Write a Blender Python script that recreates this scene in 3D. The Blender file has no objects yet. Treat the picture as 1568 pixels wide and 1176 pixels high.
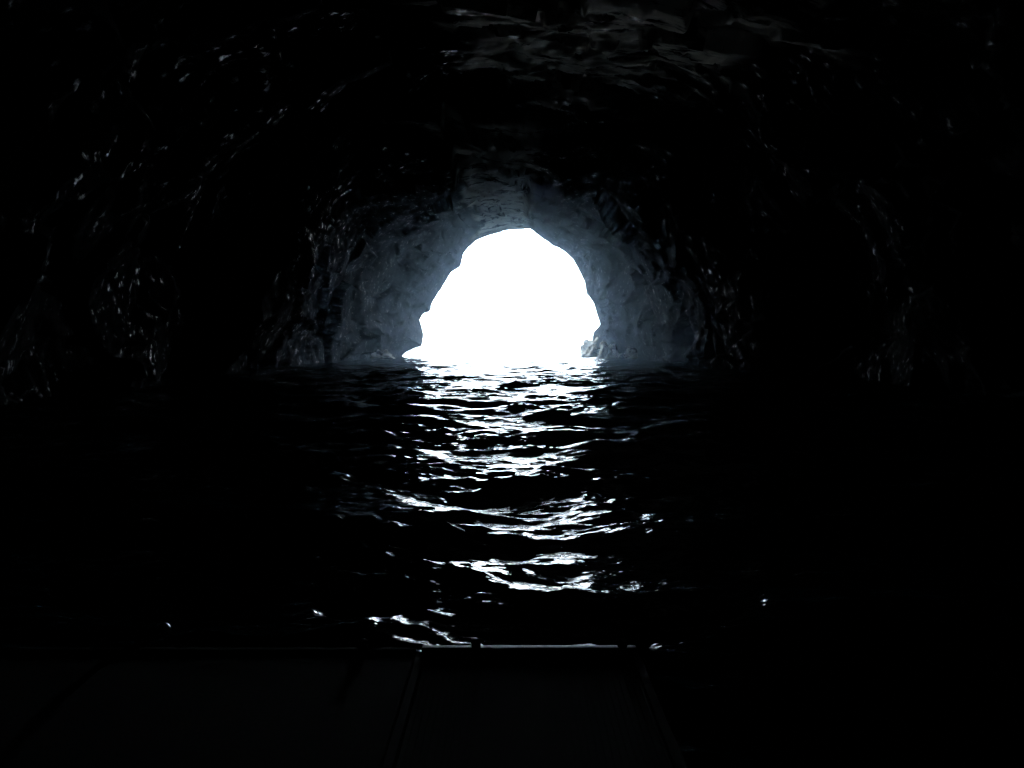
import bpy, bmesh, math, random
import numpy as np
from mathutils import Vector, noise as mnoise
random.seed(3); rng=np.random.RandomState(7)
scene=bpy.context.scene
scene.view_settings.view_transform='Standard'
scene.view_settings.look='None'
scene.view_settings.exposure=0
CAMH=2.2; D=130.0; F=1307.0; HY=524.0

perm=rng.permutation(256); perm=np.concatenate([perm,perm,perm])
grads=rng.normal(size=(256,3)); grads/=np.linalg.norm(grads,axis=1)[:,None]
def perlin(P):
    Pi=np.floor(P).astype(int); f=P-Pi; Pi&=255
    u=f*f*f*(f*(f*6-15)+10)
    out=0
    for dx in (0,1):
        for dy in (0,1):
            for dz in (0,1):
                h=perm[perm[perm[Pi[:,0]+dx]+Pi[:,1]+dy]+Pi[:,2]+dz]
                g=grads[h]
                d=(g*(f-np.array([dx,dy,dz]))).sum(1)
                w=(u[:,0] if dx else 1-u[:,0])*(u[:,1] if dy else 1-u[:,1])*(u[:,2] if dz else 1-u[:,2])
                out=out+w*d
    return out*1.6
def sm(a,b,x):
    t=np.clip((x-a)/(b-a),0,1); return t*t*(3-2*t)
def facets(P,cell,seed,amp):
    """angular planar chips: every Voronoi cell is its own tilted plane (jittered grid seeds)"""
    Q=P/cell; base=np.floor(Q).astype(int)
    best=np.full(len(P),1e9); val=np.zeros(len(P))
    for dx in (-1,0,1):
        for dy in (-1,0,1):
            for dz in (-1,0,1):
                c=base+np.array([dx,dy,dz])
                h=(c[:,0]*73856093 ^ c[:,1]*19349663 ^ c[:,2]*83492791 ^ (seed*2654435)) & 0x7fffffff
                h2=(h*1103515245+12345)&0x7fffffff; h3=(h2*1103515245+12345)&0x7fffffff; h4=(h3*1103515245+12345)&0x7fffffff
                j=np.stack([(h2>>8)%1000,(h3>>8)%1000,(h4>>8)%1000],1)/1000.0
                dl=Q-(c+j); dd=(dl**2).sum(1)
                n=np.stack([(h3>>5)%997,(h4>>5)%997,(h2>>5)%997],1)/498.5-1
                v=(dl*n).sum(1)*1.1+(((h4>>11)%1000)/1000.0-0.5)*0.7
                m=dd<best; best=np.where(m,dd,best); val=np.where(m,v,val)
    return val*amp

def mesh_grid(name,V,nr,nc,closed=False,mat=None):
    me=bpy.data.meshes.new(name)
    i=np.arange(nr-1)[:,None]; ncc=nc if closed else nc-1
    j=np.arange(ncc)[None,:]; j2=(j+1)%nc
    q=np.stack([i*nc+j,i*nc+j2,(i+1)*nc+j2,(i+1)*nc+j],-1).reshape(-1,4)
    me.vertices.add(len(V)); me.vertices.foreach_set('co',V.astype(np.float32).ravel())
    me.loops.add(q.size); me.loops.foreach_set('vertex_index',q.astype(np.int32).ravel())
    me.polygons.add(len(q)); me.polygons.foreach_set('loop_start',np.arange(0,q.size,4,dtype=np.int32))
    me.update(calc_edges=True); me.validate()
    ob=bpy.data.objects.new(name,me); scene.collection.objects.link(ob)
    if mat: me.materials.append(mat)
    return ob

def newmat(n):
    m=bpy.data.materials.new(n); m.use_nodes=True
    nt=m.node_tree; return m,nt,nt.nodes['Principled BSDF']
def N(nt,t,**k):
    n=nt.nodes.new(t)
    for a,b in k.items():
        if a in n.inputs: n.inputs[a].default_value=b
        else: setattr(n,a,b)
    return n
def ramp(nt,stops):
    r=nt.nodes.new('ShaderNodeValToRGB'); e=r.color_ramp.elements
    while len(e)<len(stops): e.new(0.5)
    for el,(p,c) in zip(e,stops): el.position=p; el.color=(*c,1)
    return r
def rock_material(attr=True):
    m,nt,b=newmat('wet_cave_rock'); L=nt.links.new
    tc=N(nt,'ShaderNodeTexCoord')
    n1=N(nt,'ShaderNodeTexNoise',Scale=0.3,Detail=9.0,Roughness=0.72); L(tc.outputs['Object'],n1.inputs['Vector'])
    r1=ramp(nt,[(0.38,(0.006,0.007,0.008)),(0.55,(0.015,0.016,0.017)),(0.70,(0.04,0.04,0.039))])
    L(n1.outputs['Fac'],r1.inputs[0])
    n2=N(nt,'ShaderNodeTexNoise',Scale=1.7,Detail=5.0,Roughness=0.7); L(tc.outputs['Object'],n2.inputs['Vector'])
    at=N(nt,'ShaderNodeAttribute',attribute_name='pale')
    mp=N(nt,'ShaderNodeMapping'); mp.inputs['Scale'].default_value=(0.6,1.6,1); L(tc.outputs['Object'],mp.inputs['Vector'])
    n5=N(nt,'ShaderNodeTexNoise',Scale=0.5,Detail=9.0,Roughness=0.72); L(mp.outputs[0],n5.inputs['Vector'])
    r5=ramp(nt,[(0.42,(0,)*3),(0.49,(1,)*3)]); L(n5.outputs['Fac'],r5.inputs[0])
    mu=N(nt,'ShaderNodeMath',operation='MULTIPLY'); L(at.outputs['Fac'],mu.inputs[0]); L(r5.outputs[0],mu.inputs[1])
    mx=N(nt,'ShaderNodeMix',data_type='RGBA'); L(mu.outputs[0],mx.inputs[0]); L(r1.outputs[0],mx.inputs[6]); mx.inputs[7].default_value=(0.8,0.75,0.68,1)  # pale colour: deposits plus the painted light on the ceiling
    L(mx.outputs[2],b.inputs['Base Color'])
    r3=ramp(nt,[(0.58,(0.95,)*3),(0.67,(0.45,)*3)]); L(n2.outputs['Fac'],r3.inputs[0]); L(r3.outputs[0],b.inputs['Roughness'])
    r6=ramp(nt,[(0.58,(0.0,)*3),(0.67,(0.8,)*3)]); L(n2.outputs['Fac'],r6.inputs[0])
    aw=N(nt,'ShaderNodeAttribute',attribute_name='wet')
    mw=N(nt,'ShaderNodeMath',operation='MULTIPLY'); L(aw.outputs['Fac'],mw.inputs[0]); L(r6.outputs[0],mw.inputs[1])
    L(mw.outputs[0],b.inputs['Specular IOR Level'])
    n3=N(nt,'ShaderNodeTexNoise',Scale=1.0,Detail=8.0,Roughness=0.7); L(tc.outputs['Object'],n3.inputs['Vector'])
    bp=N(nt,'ShaderNodeBump',Strength=0.4,Distance=0.3); L(n3.outputs['Fac'],bp.inputs['Height']); L(bp.outputs[0],b.inputs['Normal'])
    return m
def water_material():
    m,nt,b=newmat('sea_water'); L=nt.links.new
    b.inputs['Base Color'].default_value=(0.006,0.016,0.020,1)
    b.inputs['Roughness'].default_value=0.07; b.inputs['IOR'].default_value=1.333
    tc=N(nt,'ShaderNodeTexCoord')
    mp=N(nt,'ShaderNodeMapping'); mp.inputs['Scale'].default_value=(0.7,1.2,1); L(tc.outputs['Object'],mp.inputs['Vector'])
    n1=N(nt,'ShaderNodeTexNoise',Scale=4.0,Detail=3.0,Roughness=0.5); L(mp.outputs[0],n1.inputs['Vector'])
    bp=N(nt,'ShaderNodeBump',Strength=1.0,Distance=0.052); L(n1.outputs['Fac'],bp.inputs['Height'])
    n2=N(nt,'ShaderNodeTexNoise',Scale=1.1,Detail=2.0,Roughness=0.5); L(mp.outputs[0],n2.inputs['Vector'])
    b2=N(nt,'ShaderNodeBump',Strength=1.0,Distance=0.12); L(n2.outputs['Fac'],b2.inputs['Height']); L(bp.outputs[0],b2.inputs['Normal'])
    L(b2.outputs[0],b.inputs['Normal'])
    return m
rock=rock_material(); water=water_material()

# ---------------- cave -----------------
px=[(606,556),(620,541),(634,534),(646,530),(649,512),(643,490),(648,482),(659,476),(664,462),(672,448),(684,430),(691,418),(706,408),(710,390),(718,380),(730,369),(750,362),(776,354),(811,352),(826,362),(845,377),(862,384),(876,397),(886,415),(895,432),(897,450),(908,465),(915,485),(918,497),(908,508),(907,520),(898,530),(897,556)]
prof=[((a-784)/F*D, CAMH-(b-HY)/F*D) for a,b in px]
prof=[(prof[0][0]-1,-4.5)]+prof+[(prof[-1][0]+0.5,-4.5)]
prof=np.array(prof)
NC=500
def resample(P,n):
    s=np.concatenate([[0],np.cumsum(np.hypot(*np.diff(P,axis=0).T))]); t=np.linspace(0,s[-1],n)
    return np.stack([np.interp(t,s,P[:,0]),np.interp(t,s,P[:,1])],1)
mouth=resample(prof,NC)
def arch(W,H,cx):
    t=np.linspace(math.pi,0,400); e=0.85
    x=np.sign(np.cos(t))*np.abs(np.cos(t))**e*W; z=np.abs(np.sin(t))**0.95*H
    P=np.stack([x+cx,z],1); P=np.concatenate([[[cx-W*0.98,-4.5]],P,[[cx+W*0.98,-4.5]]])
    return resample(P,NC)
ys=np.concatenate([np.arange(-30,129.0,0.28),np.linspace(129.05,130,8)])
yk=[-30,-24,-10,10,24,54,64,78,90,110,130]
Wk=[2,12,17,17,17,20.5,18.5,20,18.5,17.5,15.0]
Hk=[2,9,13,12.3,11.8,18.9,17.8,18.0,18.5,19.6,19.8]
Ck=[0,0,0,2.0,1.5,0,0,-2.0,-1,-1,-1]
rows=[]
for y in ys:
    A=arch(np.interp(y,yk,Wk),np.interp(y,yk,Hk),np.interp(y,yk,Ck))
    w=math.exp(-(130-y)/7.0)
    R=mouth*w+A*(1-w)
    rows.append(np.column_stack([R[:,0],np.full(NC,y),R[:,1]]))
nin=len(rows)
cx,cz=-0.8,2.0
for k in range(1,46):
    t=k/45
    s=1+ (t**1.6)*7
    R=mouth.copy(); R[:,0]=cx+(R[:,0]-cx)*s; R[:,1]=np.where(R[:,1]>cz,cz+(R[:,1]-cz)*(1+(s-1)*0.55),R[:,1])
    rows.append(np.column_stack([R[:,0],np.full(NC,130+0.6*math.sin(t*3)+t*1.5),R[:,1]]))
V=np.concatenate(rows)
nr=len(rows)
G=V.reshape(nr,NC,3)
dth=np.gradient(G,axis=1); dth/= np.linalg.norm(dth,axis=2)[...,None]+1e-9
inn=np.stack([dth[...,2],np.zeros_like(dth[...,0]),-dth[...,0]],-1)
inn[nin:]=0; inn[nin:,:,1]=1
P=V.copy()
PS=P*np.array([1,0.6,1])
WP=PS+np.stack([perlin(PS/3+k*13.7) for k in (1,2,3)],1)*0.8
big=perlin(P*np.array([1,0.7,1])/17+3.1)*2.3
med=perlin(PS/7+11.3)*1.2
f1=facets(WP,4.6,3,1.25)
f2=facets(WP,1.9,8,0.28)
f3=facets(P,0.8,5,0.08)
sml=perlin(PS/1.3+31.1)*0.05
yy=G[...,1]; X=G[...,0]; Z=G[...,2]
calm=1-0.8*(sm(18,24,yy)*(1-sm(52,58,yy))*(Z>8)*sm(-6,-2,X)*(1-sm(9,13,X)))
calm=calm*(1-0.7*(sm(58,64,yy)*(Z>10)*sm(-6,-3,X)*(1-sm(2,5,X))))
disp=(big.reshape(nr,NC)*calm+med.reshape(nr,NC)*calm+f1.reshape(nr,NC)*(0.4+0.6*calm))
det=(f2+f3+sml).reshape(nr,NC)
amp=np.clip((130-yy)/14,0,1); amp[nin:]=np.linspace(0,1.4,nr-nin)[:,None]
ampd=0.25+0.75*np.clip((130-yy)/8,0,1); ampd[nin:]=np.linspace(0.25,1.5,nr-nin)[:,None]
d=disp*amp+det*ampd
blk=sm(-11,-9.5,X)*(1-sm(-5.2,-4.6,X)+0.0)*(sm(54,58,yy)*(1-sm(77,79,yy)))*(Z>8)
d+=blk*2.0
rib=sm(1.4,2.2,X)*(1-sm(5.5,9,X))*sm(80,84,yy)*(1-sm(108,118,yy))*(Z>10)
d+=rib*1.2
G2=G+inn*d[...,None]
cave=mesh_grid('sea_cave',G2.reshape(-1,3),nr,NC,mat=rock)
jit=perlin(P/3.5+201.0).reshape(nr,NC)*2.5      # ragged limits for the deposits and the light painted with them
Xj=X+jit; yj=yy+jit*2
pale=np.zeros_like(yy)
pale+=sm(-3.0,0,Xj)*(1-sm(6,10,Xj))*sm(18,24,yj)*(1-sm(52,57,yj))*(Z>8)  # inner ceiling: pale deposits, with light from the mouth put into their colour
pale+=sm(-5.5,-4.0,Xj)*(1-sm(1.5,2.6,X))*sm(60,68,yj)*(1-sm(127,131,yy))*(Z>12)*0.7  # ceiling behind the mouth: its lit bands painted in as pale colour
pale[nin:]=0.5
wet=np.ones_like(yy); wet*=1-0.85*sm(3,9,X)*(1-sm(80,105,yy)); wet*=0.45+0.55*sm(15,35,yy)
at=cave.data.attributes.new('pale','FLOAT','POINT'); at.data.foreach_set('value',np.clip(pale,0,1).astype(np.float32).ravel())
at=cave.data.attributes.new('wet','FLOAT','POINT'); at.data.foreach_set('value',wet.astype(np.float32).ravel())
bm=bmesh.new(); bm.from_mesh(cave.data); bm.verts.ensure_lookup_table()
try: bm.faces.new([bm.verts[i] for i in range(NC)])
except Exception as e: print(e)
bm.to_mesh(cave.data); bm.free()

# ---------------- low rocks awash at the mouth -----------------
def rockobj(cx_,cy_,cz_,sx,sy,sz,seed):
    bm=bmesh.new(); bmesh.ops.create_icosphere(bm,subdivisions=5,radius=1)
    for v in bm.verts:
        n=v.co.copy(); o=Vector((seed*7.1,seed*3.3,0))
        k=1+0.45*mnoise.noise(n*1.3+o)+0.26*mnoise.noise(n*3.1+o)+0.12*mnoise.noise(n*8+o)
        v.co=Vector((cx_+n.x*k*sx,cy_+n.y*k*sy,cz_+n.z*k*sz))
    me=bpy.data.meshes.new('sea_rock'); bm.to_mesh(me); bm.free(); me.materials.append(rock)
    for nm in ('pale','wet'):
        a=me.attributes.new(nm,'FLOAT','POINT'); a.data.foreach_set('value',np.full(len(me.vertices),0.5,dtype=np.float32))
    o=bpy.data.objects.new('sea_rock',me); scene.collection.objects.link(o)
    me.polygons.foreach_set('use_smooth',np.ones(len(me.polygons),dtype=bool))
rockobj(12.6,128,0.0,2.2,2.5,2.3,1)
rockobj(13.6,119,-0.2,1.6,2.0,2.1,2)
rockobj(15.6,112,-0.3,1.5,1.6,1.5,4)
rockobj(-17.6,112,-0.5,2.6,3.0,1.5,3)

# ---------------- sea -----------------
ang_f=np.radians(np.linspace(-42,42,500)); ang_s=np.radians(np.linspace(42,318,80))[1:-1]
ang=np.concatenate([ang_f,ang_s]); 
r=[1.2]
while r[-1]<250: r.append(r[-1]*1.0045+0.002)
while r[-1]<9000: r.append(r[-1]*1.12)
r=np.array(r)
RR,AA=np.meshgrid(r,ang,indexing='ij')
x=RR*np.sin(AA); y=RR*np.cos(AA)-1.0
cell=np.maximum(RR*0.0045,RR*0.0029)
z=np.zeros_like(x); ox=np.zeros_like(x); oy=np.zeros_like(x)
NW=150
rw=np.random.RandomState(5)
lam=np.exp(rw.uniform(math.log(0.2),math.log(7),NW))
th=rw.normal(0,0.8,NW); ph=rw.uniform(0,6.283,NW)
FP=np.stack([x.ravel(),y.ravel(),np.zeros(x.size)],1)
gust=np.clip(1.1+1.4*perlin(FP/np.array([6,3,1])+91.0),0.45,1.8).reshape(x.shape)
for l,t,p in zip(lam,th,ph):
    k=2*math.pi/l; kx=k*math.sin(t); ky=-k*math.cos(t)
    slope=0.030*(1.0 if l<2.5 else (2.5/l)**0.9)
    a=slope/k
    att=sm(2.0,3.4,l/cell)*(gust if l<1.6 else 1)
    w=kx*x+ky*y+p
    z+=a*att*np.cos(w)
    ox-=0.85*a*att*math.sin(t)*np.sin(w); oy+=0.85*a*att*math.cos(t)*np.sin(w)
sea=mesh_grid('sea_water',np.stack([x+ox,y+oy,z],-1).reshape(-1,3),len(r),len(ang),closed=True,mat=water)
sea.data.polygons.foreach_set('use_smooth',np.ones(len(sea.data.polygons),dtype=bool))
cave.data.polygons.foreach_set('use_smooth',np.ones(len(cave.data.polygons),dtype=bool))

# ---------------- boat -----------------
def simple(n,c,ro,me=0,bump=0,sc=40,spec=0.5):
    m,nt,b=newmat(n); L=nt.links.new
    tc=N(nt,'ShaderNodeTexCoord'); n1=N(nt,'ShaderNodeTexNoise',Scale=sc,Detail=5.0); L(tc.outputs['Object'],n1.inputs['Vector'])
    r1=ramp(nt,[(0.3,tuple(v*0.6 for v in c)),(0.7,c)]); L(n1.outputs['Fac'],r1.inputs[0]); L(r1.outputs[0],b.inputs['Base Color'])
    b.inputs['Roughness'].default_value=ro; b.inputs['Metallic'].default_value=me; b.inputs['Specular IOR Level'].default_value=spec
    if bump:
        bp=N(nt,'ShaderNodeBump',Strength=0.6,Distance=bump); L(n1.outputs['Fac'],bp.inputs['Height']); L(bp.outputs[0],b.inputs['Normal'])
    return m
paint=simple('deck_paint',(0.022,0.024,0.026),0.9,0,0.002,60,0.08)
alu=simple('brushed_aluminium',(0.22,0.24,0.26),0.5,1,0.002,60)
rub=simple('nonskid_mat',(0.012,0.012,0.013),0.9,0,0.002,200,0.08)
knobm=simple('polished_steel',(0.85,0.85,0.87),0.3,1)
boat=bpy.data.objects.new('boat',None); scene.collection.objects.link(boat)
def addbm(name,bm,mat,bev=0,smooth=False):
    me=bpy.data.meshes.new(name); bm.to_mesh(me); bm.free(); me.materials.append(mat)
    o=bpy.data.objects.new(name,me); scene.collection.objects.link(o); o.parent=boat
    if bev:
        b=o.modifiers.new('bevel','BEVEL'); b.width=bev; b.segments=3
    if smooth:
        for p in me.polygons: p.use_smooth=True
    return o
def box(name,x0,x1,y0,y1,z0,z1,mat,bev=0.01):
    bm=bmesh.new(); bmesh.ops.create_cube(bm,size=1)
    for v in bm.verts: v.co=Vector(((x0+x1)/2+v.co.x*(x1-x0),(y0+y1)/2+v.co.y*(y1-y0),(z0+z1)/2+v.co.z*(z1-z0)))
    return addbm(name,bm,mat,bev)
def tube(name,pts,rad,mat):
    cu=bpy.data.curves.new(name,'CURVE'); cu.dimensions='3D'; cu.bevel_depth=rad; cu.bevel_resolution=4; cu.use_fill_caps=True
    s=cu.splines.new('POLY'); s.points.add(len(pts)-1)
    for p,c in zip(s.points,pts): p.co=(*c,1)
    cu.materials.append(mat)
    o=bpy.data.objects.new(name,cu); scene.collection.objects.link(o); o.parent=boat; return o
ZT=1.05; YE=3.18
bm=bmesh.new(); st=[]
for yv,x0,x1,kz in [(YE-0.03,-3.6,0.5,-0.25),(1.5,-3.75,0.52,-0.5),(-2,-3.8,0.55,-0.6),(-5,-3.4,0.3,-0.5),(-8,-1.6,-1.4,0.1)]:
    xm=(x0+x1)/2
    st.append([bm.verts.new(c) for c in [(x0,yv,ZT-0.06),(x0+0.08,yv,0.2),(xm-0.9*(x1-x0)/4.3,yv,kz),(xm+0.9*(x1-x0)/4.3,yv,kz),(x1-0.08,yv,0.2),(x1,yv,ZT-0.06)]])
for a,b in zip(st,st[1:]):
    for i in range(5): bm.faces.new([a[i],a[i+1],b[i+1],b[i]])
    bm.faces.new([a[5],a[0],b[0],b[5]])
bm.faces.new(st[0][::-1]); bm.faces.new(st[-1])
addbm('hull',bm,paint,0.02)
box('stern_deck',-3.5,-0.36,1.0,YE-0.04,ZT-0.055,ZT-0.012,paint)
box('gate_mat',-0.32,0.44,1.0,YE-0.05,ZT-0.05,ZT-0.016,rub,0.004)
for k in range(36):
    xx=-0.31+k*0.0212
    box('mat_rib_%d'%(k+1),xx,xx+0.008,1.02,YE-0.06,ZT-0.017,ZT-0.012,rub,0)
box('gate_frame_port',-0.355,-0.325,1.0,YE-0.05,ZT-0.05,ZT-0.006,paint,0.004)
box('gate_frame_starboard',0.445,0.475,1.0,YE-0.05,ZT-0.05,ZT-0.006,paint,0.004)
box('edge_rail',-0.34,0.47,YE-0.035,YE,ZT-0.03,ZT+0.006,alu,0.006)
box('coaming',-3.6,-0.36,YE-0.03,YE+0.005,ZT-0.04,ZT-0.004,paint,0.008)
for i,xx in enumerate((-0.135,0.415,-0.56)):
    bm=bmesh.new()
    bmesh.ops.create_cone(bm,cap_ends=True,segments=20,radius1=0.02,radius2=0.016,depth=0.03)
    for v in bm.verts: v.co+=Vector((xx,YE-0.018,ZT+0.01))
    g=bmesh.ops.create_uvsphere(bm,u_segments=16,v_segments=8,radius=0.021)['verts']
    for v in g: v.co=Vector((v.co.x+xx,v.co.y+YE-0.018,v.co.z*0.5+ZT+0.024))
    addbm('hinge_pin_%d'%(i+1),bm,paint,0,True)
kx=(242-784)/F*3.0; kz=CAMH-0.349*3.0*0.98
tube('grab_rod',[(kx-0.24,2.75,ZT-0.02),(kx-0.16,2.85,ZT+0.05),(kx-0.03,2.98,kz-0.02),(kx,3.0,kz)],0.011,paint)
bm=bmesh.new(); bmesh.ops.create_uvsphere(bm,u_segments=24,v_segments=16,radius=0.026)
for v in bm.verts: v.co+=Vector((kx,3.0,kz))
addbm('ball_knob',bm,knobm,0,True)

# ---------------- sea mist (spray hanging in the cave mouth) -----------------
bm=bmesh.new(); bmesh.ops.create_cube(bm,size=1)
for v in bm.verts: v.co=Vector((v.co.x*50,98+v.co.y*60,10+v.co.z*28))
me=bpy.data.meshes.new('sea_mist'); bm.to_mesh(me); bm.free()
mist=bpy.data.objects.new('sea_mist',me); scene.collection.objects.link(mist)
mm=bpy.data.materials.new('sea_mist'); mm.use_nodes=True; nt=mm.node_tree; nt.nodes.clear()
o=nt.nodes.new('ShaderNodeOutputMaterial'); vs=nt.nodes.new('ShaderNodeVolumeScatter')
vs.inputs['Color'].default_value=(0.55,0.77,1,1); vs.inputs['Density'].default_value=0.0018; vs.inputs['Anisotropy'].default_value=0.86
nt.links.new(vs.outputs[0],o.inputs['Volume']); me.materials.append(mm)

# ---------------- world, sun, camera -----------------
w=bpy.data.worlds.new('World'); scene.world=w; w.use_nodes=True; nt=w.node_tree
sky=nt.nodes.new('ShaderNodeTexSky'); sky.sky_type='NISHITA'; sky.sun_disc=False
sky.sun_elevation=math.radians(50); sky.sun_rotation=math.radians(200)
bg=nt.nodes['Background']; bg.inputs['Strength'].default_value=1.5
mx=nt.nodes.new('ShaderNodeMix'); mx.data_type='RGBA'; mx.inputs[0].default_value=0.75
mx.inputs[7].default_value=(7.2,8.6,9.8,1)   # bright marine overcast over the clear sky
nt.links.new(sky.outputs[0],mx.inputs[6]); nt.links.new(mx.outputs[2],bg.inputs['Color'])
sl=bpy.data.lights.new('sun','SUN'); sl.energy=1.5; sl.angle=math.radians(10); sl.color=(1,0.96,0.9)
so=bpy.data.objects.new('sun',sl); scene.collection.objects.link(so)
a=math.radians(200); e=math.radians(50)
dirv=Vector((math.sin(a)*math.cos(e),math.cos(a)*math.cos(e),math.sin(e)))
so.rotation_euler=dirv.to_track_quat('Z','Y').to_euler(); so.location=(0,-20,90)
cam=bpy.data.cameras.new('camera'); cam.lens=36*F/1568; cam.sensor_width=36; cam.clip_end=20000; cam.clip_start=0.05
co=bpy.data.objects.new('camera',cam); scene.collection.objects.link(co)
co.location=(0,0,CAMH); co.rotation_euler=(math.radians(90-math.degrees(math.atan((588-HY)/F))),0,0)
scene.camera=co
